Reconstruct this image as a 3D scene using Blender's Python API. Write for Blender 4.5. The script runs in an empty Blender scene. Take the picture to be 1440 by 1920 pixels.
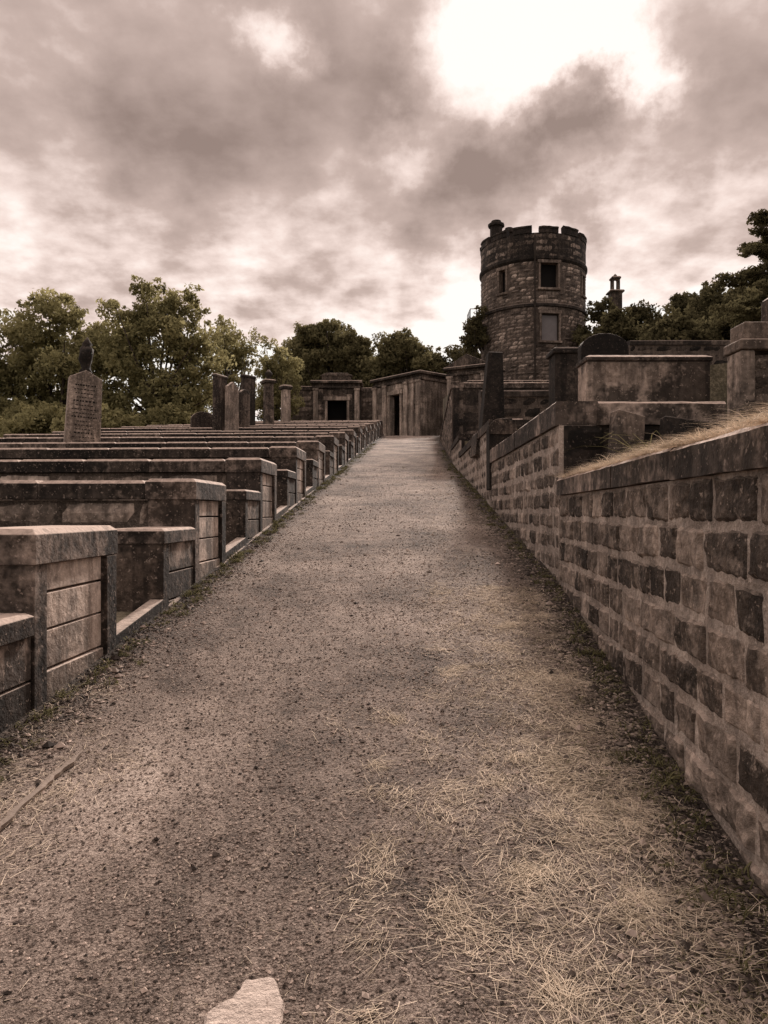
import bpy, math, random
import numpy as np
from mathutils import Vector, noise
random.seed(7)
rng = np.random.default_rng(7)
R = random.uniform
SC = bpy.context.scene
SC.view_settings.view_transform = 'Standard'
SC.view_settings.look = 'None'
SC.view_settings.exposure = 0

# ------------------------------------------------------------ terrain functions
def G(y):
    s = 0.139
    if y < -25: return -25*s
    if y < 42: return s*y
    if y < 60:
        t = (y-42)/18.0
        return s*42 + s*18*(t - 0.5*t*t)*0.8
    return s*42 + s*9*0.8
def wallx(y):
    if y < 6.5: return 1.54 + (y-6.5)*0.08
    if y < 11.6: return 1.54 + (y-6.5)*0.028
    if y < 21: return 1.683 + (y-11.6)*0.026
    return 1.927 + (y-21)*0.055
def leftx(y): return -1.93 + 0.0433*y
def und(x, y): return 0.011*(np.sin(3.1*x+1.3*y)*np.sin(2.3*y-1.7*x)+1.0) + 0.004*(np.sin(11*x+5*y)*np.sin(9*y-7*x)+1)
def bank(x, y, side=None):
    if side is None: side = y
    if side < 6.6: L = 1.72
    elif side < 11.6: L = 2.30
    elif side < 18: L = 2.86
    elif side < 21.1: L = 3.28
    else: L = 5.1 + min(y-21, 75)*0.13
    f = min(max((y-8)/12.0, 0), 1)
    return L + 0.12*max(0, min(x, 40)-4)*f

# ------------------------------------------------------------ node helpers
class NT:
    def __init__(s, tree):
        s.t = tree; s.n = tree.nodes; s.l = tree.links
    def new(s, typ, **kw):
        nd = s.n.new(typ)
        for k, v in kw.items(): setattr(nd, k, v)
        return nd
    def link(s, a, b): s.l.new(a, b)
    def put(s, sock, v):
        if isinstance(v, bpy.types.NodeSocket): s.link(v, sock)
        else: sock.default_value = v
    def math(s, op, a, b=0.0, c=0.0, clamp=False):
        m = s.new('ShaderNodeMath', operation=op); m.use_clamp = clamp
        s.put(m.inputs[0], a); s.put(m.inputs[1], b)
        if op in ('MULTIPLY_ADD',): s.put(m.inputs[2], c)
        return m.outputs[0]
    def vmath(s, op, a, b=(0, 0, 0), scale=None):
        m = s.new('ShaderNodeVectorMath', operation=op)
        s.put(m.inputs[0], a)
        if op != 'SCALE' : s.put(m.inputs[1], b)
        if scale is not None: s.put(m.inputs['Scale'], scale)
        return m.outputs['Value'] if op in ('DISTANCE', 'DOT_PRODUCT', 'LENGTH') else m.outputs[0]
    def noise(s, vec, scale, detail=5, rough=0.55, dist=0.0, out='Fac'):
        m = s.new('ShaderNodeTexNoise')
        s.put(m.inputs['Vector'], vec)
        m.inputs['Scale'].default_value = scale; m.inputs['Detail'].default_value = detail
        m.inputs['Roughness'].default_value = rough; m.inputs['Distortion'].default_value = dist
        return m.outputs[out]
    def ramp(s, fac, pts, interp='LINEAR'):
        r = s.new('ShaderNodeValToRGB'); r.color_ramp.interpolation = interp
        el = r.color_ramp.elements
        while len(el) < len(pts): el.new(0.5)
        for e, (p, c) in zip(el, pts):
            e.position = p
            e.color = (c, c, c, 1) if isinstance(c, (int, float)) else (*c, 1)
        s.put(r.inputs[0], fac)
        return r.outputs[0]
    def mix(s, fac, a, b, mode='MIX'):
        m = s.new('ShaderNodeMix', data_type='RGBA', blend_type=mode)
        s.put(m.inputs[0], fac)
        for i, v in ((6, a), (7, b)):
            if isinstance(v, bpy.types.NodeSocket): s.link(v, m.inputs[i])
            else: m.inputs[i].default_value = (*v[:3], 1)
        return m.outputs[2]
    def maprange(s, v, a, b, c, d):
        m = s.new('ShaderNodeMapRange'); m.interpolation_type = 'SMOOTHSTEP'
        s.put(m.inputs[0], v)
        for i, q in enumerate((a, b, c, d)): m.inputs[i+1].default_value = q
        return m.outputs[0]

def newmat(name):
    m = bpy.data.materials.new(name); m.use_nodes = True
    nt = NT(m.node_tree); nt.n.clear()
    out = nt.new('ShaderNodeOutputMaterial')
    return m, nt, out

def stone_mat(name, dark, mid, light, sc=1.0, soot=0.6, bump=0.5, top=0.5, streak=0.5, patch=0.0):
    m, nt, out = newmat(name)
    geo = nt.new('ShaderNodeNewGeometry')
    pos = geo.outputs['Position']
    tone = nt.new('ShaderNodeAttribute', attribute_name='tone').outputs['Fac']
    n1 = nt.noise(pos, 2.2*sc, 2, 0.6, 0.0)
    n2 = nt.noise(pos, 14*sc, 4, 0.70)
    f = nt.math('ADD', nt.math('MULTIPLY', n1, 0.5), nt.math('MULTIPLY', n2, 0.5))
    f = nt.math('ADD', f, nt.math('MULTIPLY', nt.math('SUBTRACT', tone, 0.5), 0.40))
    col = nt.ramp(f, [(0.34, dark), (0.50, mid), (0.68, light)])
    st = nt.vmath('MULTIPLY', pos, (7, 7, 0.7))
    s1 = nt.noise(st, 1.0, 3, 0.6)
    sfac = nt.math('MULTIPLY', nt.ramp(s1, [(0.44, 0.0), (0.56, 1.0)]), streak)
    col = nt.mix(sfac, col, tuple(0.22*c for c in dark))
    so = nt.noise(pos, 1.1*sc, 5, 0.72, 0.0)
    sf = nt.math('MULTIPLY', nt.ramp(so, [(0.46, 0.0), (0.53, 1.0)]), soot)
    col = nt.mix(sf, col, tuple(0.16*c for c in dark))
    if patch > 0:
        pf = nt.math('MULTIPLY', nt.ramp(nt.noise(pos, 4.6, 4, 0.72, 0.0), [(0.52, 0.0), (0.60, 1.0)]), patch)
        col = nt.mix(pf, col, tuple(min(1, 1.25*c) for c in light))
    lf = nt.math('MULTIPLY', nt.ramp(nt.noise(pos, 30, 2, 0.8), [(0.62, 0.0), (0.67, 1.0)]), 0.35)
    col = nt.mix(lf, col, tuple(min(1, 1.3*c) for c in light))
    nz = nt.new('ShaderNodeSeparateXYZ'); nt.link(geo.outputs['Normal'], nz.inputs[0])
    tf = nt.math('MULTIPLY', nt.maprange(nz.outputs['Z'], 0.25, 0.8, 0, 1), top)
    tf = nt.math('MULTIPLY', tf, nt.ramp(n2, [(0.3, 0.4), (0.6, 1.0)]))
    col = nt.mix(tf, col, tuple(min(1, 1.25*c) for c in light))  # upward faces paler: lichen weathering plus lit tops painted into the colour
    b = nt.new('ShaderNodeBump'); b.inputs['Strength'].default_value = bump; b.inputs['Distance'].default_value = 0.03
    nt.link(n2, b.inputs['Height'])
    p = nt.new('ShaderNodeBsdfPrincipled')
    nt.link(col, p.inputs['Base Color']); nt.link(b.outputs[0], p.inputs['Normal'])
    p.inputs['Roughness'].default_value = 0.88
    p.inputs['Specular IOR Level'].default_value = 0.25
    nt.link(p.outputs[0], out.inputs[0])
    return m

def flat_mat(name, c1, c2, sc=6, rough=0.8, tonek=0.5, transl=0.0, bump=0.2):
    m, nt, out = newmat(name)
    pos = nt.new('ShaderNodeNewGeometry').outputs['Position']
    tone = nt.new('ShaderNodeAttribute', attribute_name='tone').outputs['Fac']
    n = nt.noise(pos, sc, 2, 0.6)
    f = nt.math('ADD', nt.math('MULTIPLY', n, 1-tonek), nt.math('MULTIPLY', tone, tonek))
    col = nt.ramp(f, [(0.15, c1), (0.85, c2)])
    if transl > 0:
        d = nt.new('ShaderNodeBsdfDiffuse'); nt.link(col, d.inputs[0])
        t = nt.new('ShaderNodeBsdfTranslucent'); nt.link(col, t.inputs[0])
        mx = nt.new('ShaderNodeMixShader'); mx.inputs[0].default_value = transl
        nt.link(d.outputs[0], mx.inputs[1]); nt.link(t.outputs[0], mx.inputs[2]); nt.link(mx.outputs[0], out.inputs[0])
        return m
    p = nt.new('ShaderNodeBsdfPrincipled')
    nt.link(col, p.inputs['Base Color']); p.inputs['Roughness'].default_value = rough
    p.inputs['Specular IOR Level'].default_value = 0.2
    if bump > 0:
        b = nt.new('ShaderNodeBump'); b.inputs['Strength'].default_value = bump; b.inputs['Distance'].default_value = 0.02
        nt.link(nt.noise(pos, sc*6, 3, 0.6), b.inputs['Height']); nt.link(b.outputs[0], p.inputs['Normal'])
    nt.link(p.outputs[0], out.inputs[0])
    return m

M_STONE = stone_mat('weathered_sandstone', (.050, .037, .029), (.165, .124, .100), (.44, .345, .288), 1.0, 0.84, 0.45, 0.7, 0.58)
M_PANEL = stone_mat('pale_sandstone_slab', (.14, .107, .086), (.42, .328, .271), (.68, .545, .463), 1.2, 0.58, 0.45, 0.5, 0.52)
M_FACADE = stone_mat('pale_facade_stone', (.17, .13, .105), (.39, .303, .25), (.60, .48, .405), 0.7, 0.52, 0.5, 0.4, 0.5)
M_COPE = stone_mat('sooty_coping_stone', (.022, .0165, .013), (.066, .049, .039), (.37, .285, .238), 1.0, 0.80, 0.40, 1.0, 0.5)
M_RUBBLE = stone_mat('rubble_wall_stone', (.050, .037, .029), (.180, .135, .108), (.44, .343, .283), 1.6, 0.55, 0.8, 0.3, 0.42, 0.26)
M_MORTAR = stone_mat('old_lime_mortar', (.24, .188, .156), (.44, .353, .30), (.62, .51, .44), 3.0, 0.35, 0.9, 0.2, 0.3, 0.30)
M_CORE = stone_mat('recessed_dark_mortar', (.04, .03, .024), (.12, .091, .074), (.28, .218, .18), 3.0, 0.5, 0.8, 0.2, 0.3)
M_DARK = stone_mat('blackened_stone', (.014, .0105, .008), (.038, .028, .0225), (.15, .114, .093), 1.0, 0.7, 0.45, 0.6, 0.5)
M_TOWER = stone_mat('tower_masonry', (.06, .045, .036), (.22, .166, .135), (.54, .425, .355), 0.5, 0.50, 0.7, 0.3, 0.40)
M_VOID = flat_mat('dark_interior', (.004, .003, .003), (.008, .006, .005), bump=0)
M_IRON = flat_mat('rusty_iron', (.02, .015, .012), (.05, .038, .031), 10)
M_WOOD = flat_mat('weathered_timber', (.10, .077, .062), (.34, .265, .215), 12)
M_GLASS = flat_mat('dull_boarded_pane', (.12, .105, .105), (.21, .185, .185), 3, 0.4)
M_LEAF = flat_mat('olive_foliage', (.070, .062, .026), (.46, .413, .215), 0.6, 0.6, 0.65, 0.48, 0)
M_LEAF3 = flat_mat('mid_foliage', (.045, .039, .019), (.30, .265, .142), 0.6, 0.6, 0.6, 0.42, 0)
M_LEAF2 = flat_mat('dark_foliage', (.024, .020, .011), (.165, .144, .077), 0.6, 0.6, 0.6, 0.36, 0)
M_BARK = flat_mat('tree_bark', (.03, .022, .017), (.09, .068, .054), 8)
M_STRAW = flat_mat('dry_grass', (.17, .132, .092), (.78, .645, .505), 3, 0.7, 0.80, 0.2, 0)
M_WEED = flat_mat('green_weeds', (.040, .037, .016), (.23, .208, .11), 3, 0.6, 0.6, 0.3, 0)
M_PEB = flat_mat('gravel_pebbles', (.030, .022, .018), (.54, .42, .35), 4, 0.85, 0.9, 0, 0)
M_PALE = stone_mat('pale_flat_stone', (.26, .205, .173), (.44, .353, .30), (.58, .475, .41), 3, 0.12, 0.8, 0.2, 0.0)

def path_mat():
    m, nt, out = newmat('gravel_path')
    pos = nt.new('ShaderNodeNewGeometry').outputs['Position']
    v = nt.new('ShaderNodeTexVoronoi'); v.inputs['Scale'].default_value = 150; nt.link(pos, v.inputs['Vector'])
    cell = nt.new('ShaderNodeSeparateColor'); nt.link(v.outputs['Color'], cell.inputs[0])
    n1 = nt.noise(pos, 0.9, 4, 0.6, 0.0); n2 = nt.noise(pos, 7, 5, 0.75); n3 = nt.noise(pos, 60, 3, 0.8)
    f = nt.math('ADD', nt.math('MULTIPLY', n1, 0.42), nt.math('MULTIPLY', n2, 0.30))
    f = nt.math('ADD', f, nt.math('MULTIPLY', cell.outputs[0], 0.11))
    f = nt.math('ADD', f, nt.math('MULTIPLY', n3, 0.19))
    col = nt.ramp(f, [(0.38, (.034, .025, .020)), (0.46, (.135, .101, .082)), (0.56, (.285, .22, .182)), (0.70, (.60, .485, .41))])
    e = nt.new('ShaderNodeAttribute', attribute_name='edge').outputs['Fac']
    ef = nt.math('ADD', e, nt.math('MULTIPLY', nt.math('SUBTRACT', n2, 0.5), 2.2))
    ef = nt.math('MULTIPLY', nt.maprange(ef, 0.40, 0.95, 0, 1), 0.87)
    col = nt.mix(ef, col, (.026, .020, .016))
    b = nt.new('ShaderNodeBump'); b.inputs['Strength'].default_value = 1.0; b.inputs['Distance'].default_value = 0.014
    nt.link(nt.math('SUBTRACT', nt.math('MULTIPLY', n3, 2.0), nt.math('MULTIPLY', v.outputs['Distance'], 0.5)), b.inputs['Height'])
    p = nt.new('ShaderNodeBsdfPrincipled'); nt.link(col, p.inputs['Base Color']); nt.link(b.outputs[0], p.inputs['Normal'])
    p.inputs['Roughness'].default_value = 0.9; p.inputs['Specular IOR Level'].default_value = 0.2
    nt.link(p.outputs[0], out.inputs[0]); return m
M_PATH = path_mat()
def ground_mat():
    m, nt, out = newmat('rough_grassy_ground')
    pos = nt.new('ShaderNodeNewGeometry').outputs['Position']
    n1 = nt.noise(pos, 0.5, 4, 0.65); n2 = nt.noise(pos, 12, 4, 0.7)
    f = nt.math('ADD', nt.math('MULTIPLY', n1, 0.5), nt.math('MULTIPLY', n2, 0.5))
    col = nt.ramp(f, [(0.34, (.022, .018, .012)), (0.5, (.085, .069, .042)), (0.7, (.28, .228, .16))])
    b = nt.new('ShaderNodeBump'); b.inputs['Strength'].default_value = 0.9; b.inputs['Distance'].default_value = 0.05
    nt.link(n2, b.inputs['Height'])
    p = nt.new('ShaderNodeBsdfPrincipled'); nt.link(col, p.inputs['Base Color']); nt.link(b.outputs[0], p.inputs['Normal'])
    p.inputs['Roughness'].default_value = 0.95
    nt.link(p.outputs[0], out.inputs[0]); return m
M_GROUND = ground_mat()

# ------------------------------------------------------------ mesh helpers
def mesh_obj(name, verts, faces, mat, tones=None, parent=None, loc=(0, 0, 0), bevel=0, smooth=False, fix=True, rot=0):
    me = bpy.data.meshes.new(name)
    me.from_pydata([tuple(v) for v in verts] if not isinstance(verts, np.ndarray) else verts.tolist(), [], faces if isinstance(faces, list) else faces.tolist())
    if fix:
        import bmesh
        bm = bmesh.new(); bm.from_mesh(me); bmesh.ops.recalc_face_normals(bm, faces=bm.faces); bm.to_mesh(me); bm.free()
    at = me.attributes.new('tone', 'FLOAT', 'FACE')
    n = len(me.polygons)
    t = np.full(n, 0.5, dtype=np.float32) if tones is None else np.asarray(tones, dtype=np.float32)
    at.data.foreach_set('value', t)
    me.materials.append(mat)
    if smooth: me.polygons.foreach_set('use_smooth', [True]*n)
    ob = bpy.data.objects.new(name, me); SC.collection.objects.link(ob)
    ob.location = loc; ob.rotation_euler = (0, 0, rot)
    if parent: ob.parent = parent
    if bevel:
        b = ob.modifiers.new('bevel', 'BEVEL'); b.width = bevel; b.segments = 2; b.limit_method = 'ANGLE'; b.angle_limit = 0.7
    return ob

def thing(name, label, cat, loc=(0, 0, 0), rot=(0, 0, 0), group=None):
    e = bpy.data.objects.new(name, None); e.empty_display_size = 0.3
    SC.collection.objects.link(e); e.location = loc; e.rotation_euler = rot
    tag(e, label, cat, group); return e
def tag(e, label, cat, group=None):
    e['label'] = label; e['category'] = cat
    if group: e['group'] = group

class MB:
    def __init__(s): s.v = []; s.f = []; s.t = []
    def add(s, vs, fs, tone=0.5):
        o = len(s.v); s.v.extend(vs); s.f.extend([tuple(i+o for i in f) for f in fs]); s.t.extend([tone]*len(fs))
    def box(s, x0, x1, y0, y1, z0, z1, tone=None, taper=0.0, tz=None):
        if tone is None: tone = R(0.25, 0.75)
        a, b = (z1, z1) if tz is None else tz
        q = taper
        vs = [(x0, y0, z0), (x1, y0, z0), (x1, y1, z0), (x0, y1, z0), (x0+q, y0+q, a), (x1-q, y0+q, a), (x1-q, y1-q, b), (x0+q, y1-q, b)]
        s.add(vs, [(0, 3, 2, 1), (4, 5, 6, 7), (0, 1, 5, 4), (1, 2, 6, 5), (2, 3, 7, 6), (3, 0, 4, 7)], tone)
    def cope(s, x0, x1, y0, y1, z0, z1, ch=0.06, rise=0.045, tone=None):
        if tone is None: tone = R(0.3, 0.7)
        vs = []
        for z, q in ((z0, 0), (z1, 0), (z1+rise, ch)):
            vs += [(x0+q, y0+q, z), (x1-q, y0+q, z), (x1-q, y1-q, z), (x0+q, y1-q, z)]
        fs = [(0, 3, 2, 1), (8, 9, 10, 11)]
        for k in (0, 4):
            for i in range(4):
                j = (i+1) % 4; fs.append((k+i, k+j, k+4+j, k+4+i))
        s.add(vs, fs, tone)
    def prism(s, pts, y0, y1, tone=0.5):
        n = len(pts)
        vs = [(x, y0, z) for x, z in pts] + [(x, y1, z) for x, z in pts]
        fs = [tuple(range(n)), tuple(range(2*n-1, n-1, -1))] + [(i, n+i, n+(i+1) % n, (i+1) % n) for i in range(n)]
        s.add(vs, fs, tone)
    def lathe(s, prof, cx=0, cy=0, seg=20, tone=0.5):
        o = len(s.v)
        for r, z in prof:
            for k in range(seg):
                a = 2*math.pi*k/seg; s.v.append((cx+r*math.cos(a), cy+r*math.sin(a), z))
        for i in range(len(prof)-1):
            for k in range(seg):
                j = (k+1) % seg
                s.f.append((o+i*seg+k, o+i*seg+j, o+(i+1)*seg+j, o+(i+1)*seg+k)); s.t.append(tone)
        s.f.append(tuple(o+k for k in range(seg))); s.t.append(tone)
        s.f.append(tuple(o+(len(prof)-1)*seg+k for k in range(seg))); s.t.append(tone)
    def tube(s, pts, radii, seg=7, tone=0.5):
        o = len(s.v); n = len(pts)
        for i, (p, r) in enumerate(zip(pts, radii)):
            p = Vector(p)
            d = (Vector(pts[min(i+1, n-1)]) - Vector(pts[max(i-1, 0)])).normalized()
            u = d.cross(Vector((0.3, 1, 0.1))).normalized(); w = d.cross(u)
            for k in range(seg):
                a = 2*math.pi*k/seg; s.v.append(tuple(p + (u*math.cos(a)+w*math.sin(a))*r))
        for i in range(n-1):
            for k in range(seg):
                j = (k+1) % seg; s.f.append((o+i*seg+k, o+i*seg+j, o+(i+1)*seg+j, o+(i+1)*seg+k)); s.t.append(tone)
        s.f.append(tuple(o+k for k in range(seg))); s.t.append(tone)
        s.f.append(tuple(o+(n-1)*seg+k for k in range(seg))); s.t.append(tone)
    def obj(s, name, mat, parent=None, **kw):
        return mesh_obj(name, s.v, s.f, mat, s.t, parent, **kw)

def stone(mb, fr, a0, a1, z0, z1, proud, rough, cell):
    nx = max(2, int((a1-a0)/cell)); nz = max(2, int((z1-z0)/cell))
    jt = min(0.011, 0.10*(z1-z0))
    J = [(R(-jt, jt), R(-jt, jt)) for _ in range(4)]
    pr = proud*R(0.4, 1.5); seed = R(0, 100)
    o = len(mb.v); tl = (R(-.5, .5), R(-.5, .5))
    er = min(0.024, 0.30*(z1-z0))
    for j in range(nz+1):
        for i in range(nx+1):
            s, t = i/nx, j/nz
            ja = J[0][0]*(1-s)*(1-t)+J[1][0]*s*(1-t)+J[2][0]*s*t+J[3][0]*(1-s)*t
            jz = J[0][1]*(1-s)*(1-t)+J[1][1]*s*(1-t)+J[2][1]*s*t+J[3][1]*(1-s)*t
            a = a0+(a1-a0)*s; z = z0+(z1-z0)*t
            e = min(a-a0, a1-a, z-z0, z1-z)
            prof = min(1, e/er)**0.7 if e > 0 else 0
            if e <= 1e-6: h = -0.007
            else:
                h = prof*pr*(1+tl[0]*(s-.5)+tl[1]*(t-.5)) + rough*noise.noise(Vector((a*7+seed, z*7, seed))) + rough*0.6*noise.noise(Vector((a*22, z*22, seed)))
                h = max(h, 0.0015)
            wob = 0.9*jt*noise.noise(Vector((a*20, z*20, 3+seed)))
            mb.v.append(fr(a+ja+wob, h, z+jz+wob))
    tn = min(1, max(0, random.gauss(0.5, 0.27)))
    for j in range(nz):
        for i in range(nx):
            q = o+j*(nx+1)+i
            mb.f.append((q, q+1, q+nx+2, q+nx+1)); mb.t.append(tn)

def masonry(mb, fr, L, ztop, zbot, ch=0.2, sl=0.38, gap=0.022, proud=0.03, rough=0.02, cell=0.05, skip=None, reg=1.0):
    lo = min(zbot(0), zbot(L), zbot(L/2))
    z = ztop
    while z > lo:
        h = ch*R(1-.15*reg, 1+.15*reg); a = -R(0, 0.8)*sl
        while a < L:
            l = sl*R(1-.42*reg, 1+.5*reg)
            a0 = max(a, 0)+gap/2; a1 = min(a+l, L)-gap/2
            if a1-a0 > 0.05 and z > min(zbot(a0), zbot(a1))-0.02:
                if skip is None or not skip(a0, a1, z-h, z):
                    stone(mb, fr, a0, a1, z-h+gap/2, z-gap/2, proud, rough, cell)
            a += l
        z -= h

def lineframe(p0, p1, nrm_left=True):
    d = Vector((p1[0]-p0[0], p1[1]-p0[1], 0)); L = d.length; d /= L
    n = Vector((-d.y, d.x, 0)) if nrm_left else Vector((d.y, -d.x, 0))
    def fr(a, o, z): return (p0[0]+d.x*a+n.x*o, p0[1]+d.y*a+n.y*o, z)
    return fr, L

def wall_core(mb, fr, L, th, zb0, zb1, zt, off=0.0, segs=1):
    for k in range(segs):
        a0, a1 = L*k/segs, L*(k+1)/segs
        b0 = zb0+(zb1-zb0)*k/segs; b1 = zb0+(zb1-zb0)*(k+1)/segs
        vs = [fr(a0, off, b0), fr(a1, off, b1), fr(a1, -th, b1), fr(a0, -th, b0), fr(a0, off, zt), fr(a1, off, zt), fr(a1, -th, zt), fr(a0, -th, zt)]
        mb.add(vs, [(0, 3, 2, 1), (4, 5, 6, 7), (0, 1, 5, 4), (1, 2, 6, 5), (2, 3, 7, 6), (3, 0, 4, 7)], 0.5)

def coping_line(mb, fr, L, front, back, z0, z1, chf=0.03, piece=0.9, sub=0.09, ridge=0.0, rough=0.005):
    a = 0.0
    while a < L-1e-3:
        l = min(piece*R(0.8, 1.25), L-a)
        if L-a-l < 0.25: l = L-a
        n = max(1, int(l/sub)); dz = R(-0.004, 0.004); df = R(-0.004, 0.004); tn = R(0.4, 0.85)
        o = len(mb.v); a0 = a+0.003; a1 = a+l-0.003
        for i in range(n+1):
            aa = a0+(a1-a0)*i/n
            w = lambda k: rough*noise.noise(Vector((aa*5, k*3.3, z0)))*1.6+rough*.6*noise.noise(Vector((aa*19, k*5, z0)))
            prof = [(front+df+w(0), z0+w(1)), (front+df+w(2), z1-chf+w(3)), (front-chf*1.2+w(4), z1+w(5)),
                    ((front+back)/2, z1+ridge+w(6)), (back+chf, z1), (back, z1-chf), (back, z0)]
            for (oo, zz) in prof: mb.v.append(fr(aa, oo, zz+dz))
        m = 7
        for i in range(n):
            for k in range(m):
                k2 = (k+1) % m
                mb.f.append((o+i*m+k, o+(i+1)*m+k, o+(i+1)*m+k2, o+i*m+k2)); mb.t.append(tn)
        mb.f.append(tuple(o+k for k in range(m))); mb.t.append(tn)
        mb.f.append(tuple(o+n*m+k for k in range(m-1, -1, -1))); mb.t.append(tn)
        a += l

# ------------------------------------------------------------ ground sheets
def grid_obj(name, xs_fn, ys, ncol, zfn, mat, edge=False):
    V = []; F = []; E = []
    for y in ys:
        for x in xs_fn(y):
            V.append((x, y, zfn(x, y)))
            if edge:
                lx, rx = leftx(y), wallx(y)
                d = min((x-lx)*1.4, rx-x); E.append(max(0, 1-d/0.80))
    m = ncol
    for j in range(len(ys)-1):
        for i in range(m-1):
            F.append((j*m+i, j*m+i+1, (j+1)*m+i+1, (j+1)*m+i))
    ob = mesh_obj(name, V, F, mat, smooth=True, fix=False)
    if edge:
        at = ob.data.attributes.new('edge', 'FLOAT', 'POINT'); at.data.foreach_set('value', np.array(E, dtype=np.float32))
    ob['kind'] = 'structure'
    return ob
gx = [-600, -300, -150, -80, -50, -30, -20, -12, -6, 0, 4, 10, 20, 40, 80, 160, 300, 600]
gy = [-600, -200, -80, -25, -10, 0, 10, 20, 30, 38, 42] + list(range(43, 61)) + [70, 90, 130, 200, 400, 800]
def gz(x, y):
    z = G(y)
    if x < -14: z -= min(8, (-14-x)*0.10)
    return z
grid_obj('ground', lambda y: gx, gy, len(gx), gz, M_GROUND)
ys = list(np.arange(-3, 8, 0.06)) + list(np.arange(8, 42, 0.4)) + [float(v) for v in range(42, 47)]
NC = 64
def pxs(y):
    a, b = leftx(y)-0.15, wallx(y)+0.12
    if y > 38: b += (y-38)*0.25
    return [a+(b-a)*i/(NC-1) for i in range(NC)]
def pz(x, y):
    return G(y)+0.008+float(und(x, y))+(0.015 if y > 20 else 0)
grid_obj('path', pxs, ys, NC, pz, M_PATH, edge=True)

bys = [(-6, 0), (0, 0), (3, 0), (6.6, 0), (6.6, 7), (9, 9), (11.6, 11), (11.6, 12), (14, 14), (18, 17.9), (18, 18.1), (21.1, 21), (21.1, 22), (24, 24), (28, 28), (32, 32), (36, 36), (40, 40), (44, 44), (50, 50), (60, 60), (75, 75), (100, 100), (160, 160), (300, 300)]
bk = [0, 0.5, 1.2, 2.5, 4, 6, 8, 11, 15, 20, 28, 40, 80, 200, 500]
V = []; F = []
for (y, s) in bys:
    xe = wallx(min(y, 36))+0.12
    if y > 36: xe += min(1, (y-36)/8)*2.2
    for k in [-1]+bk:
        if k == -1: V.append((xe, y, G(y)-0.5))
        else:
            x = xe+k; V.append((x, y, bank(x, y, s if s < 22 else y)+0.05*noise.noise(Vector((x, y, 0)))))
m = len(bk)+1
for j in range(len(bys)-1):
    for i in range(m-1): F.append((j*m+i, j*m+i+1, (j+1)*m+i+1, (j+1)*m+i))
hb = mesh_obj('hillside_terrace', V, F, M_GROUND, fix=False); hb['kind'] = 'structure'

# ------------------------------------------------------------ left: stepped lair walls
UG = 'stepped stone burial enclosure walls along the path'
UL = 'low blackened stone burial enclosure wall with stepped end beside gravel path'
y0 = 3.74
e0 = thing('enclosure_wall', UL, 'stone wall', (leftx(y0), y0, G(y0)), (0, 0, -0.0433), UG)
mb = MB()
mb.box(-.42, 0, 0, .13, -.6, .76, 0.6)
mb.obj('end_block', M_COPE, e0, bevel=0.004)
mb = MB()
for (a, b, t) in [(-.6, -.06, .20), (-.045, .19, .30), (.205, .402, .60), (.415, .60, .75), (.615, .757, .8)]:
    mb.box(-.40, -.022 if a > .19 else -.008, .135, .845, a, b, t)
mb.obj('side_slab', M_PANEL, e0, bevel=0.004)
mb = MB(); mb.box(-.42, .012, .855, 1.0, -.7, .757, 0.6); mb.obj('end_post', M_COPE, e0, bevel=0.004)
mb = MB()
mb.cope(-.44, .014, -.016, 1.014, .762, .915, .035, .03, .7)
x = -.445
while x > -9.4:
    l = R(.8, 1.3); mb.cope(max(x-l, -9.5), x-.005, .01, .39, .766, .905+R(-.004, .004), .04, .03); x -= l
mb.obj('coping', M_COPE, e0, bevel=0.004)
mb = MB()
mb.box(-.40, .0, -.81, -.68, -.7, .405, .3)
mb.box(-.39, -.012, -.675, -.01, -.7, -.05, .3); mb.box(-.39, -.012, -.675, -.01, -.035, .17, .5); mb.box(-.39, -.012, -.675, -.01, .185, .405, .75)
mb.obj('plinth', M_STONE, e0, bevel=0.004)
mb = MB(); mb.cope(-.42, .012, -.822, -.020, .408, .505, .03, .02, .6); mb.obj('plinth_coping', M_COPE, e0, bevel=0.004)
def slopebar(mb, xa, xb, ya, yb, lo, hi, tone):
    mb.add([(x, y, z) for y in (ya, yb) for x, z in ((xa, lo+.139*y), (xb, lo+.139*y), (xb, hi+.139*y), (xa, hi+.139*y))],
           [(0, 1, 2, 3), (7, 6, 5, 4), (0, 4, 5, 1), (1, 5, 6, 2), (2, 6, 7, 3), (3, 7, 4, 0)], tone)
mb = MB()
slopebar(mb, -.10, .006, 1.004, 1.90, -.3, .10, .3)
slopebar(mb, -.07, .026, 1.004, 1.90, -.3, .02, .2)
mb.obj('kerb', M_STONE, e0, bevel=0.006)
mb = MB()
slopebar(mb, -.02, .028, -.81, .998, -.4, .018, .3)
mb.obj('foot_course', M_STONE, e0, bevel=0.006)
mb = MB()
fr, L = lineframe((-9.45, .06), (-.43, .06), False)
masonry(mb, fr, L, .755, lambda a: -.1, 0.22, 0.5, 0.018, 0.016, 0.014, 0.08)
mb.obj('wall', M_PANEL, e0, fix=False)
mb = MB(); mb.box(-9.45, -.43, .062, .34, -.5, .757, .5); mb.obj('wall_core', M_CORE, e0)
kids = list(e0.children)
for k in range(1, 15):
    y = y0+2.72*k
    c = e0.copy(); SC.collection.objects.link(c); c.location = (leftx(y), y, G(y)+R(-.02, .02))
    for ch in kids:
        d = ch.copy(); SC.collection.objects.link(d); d.parent = c

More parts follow.
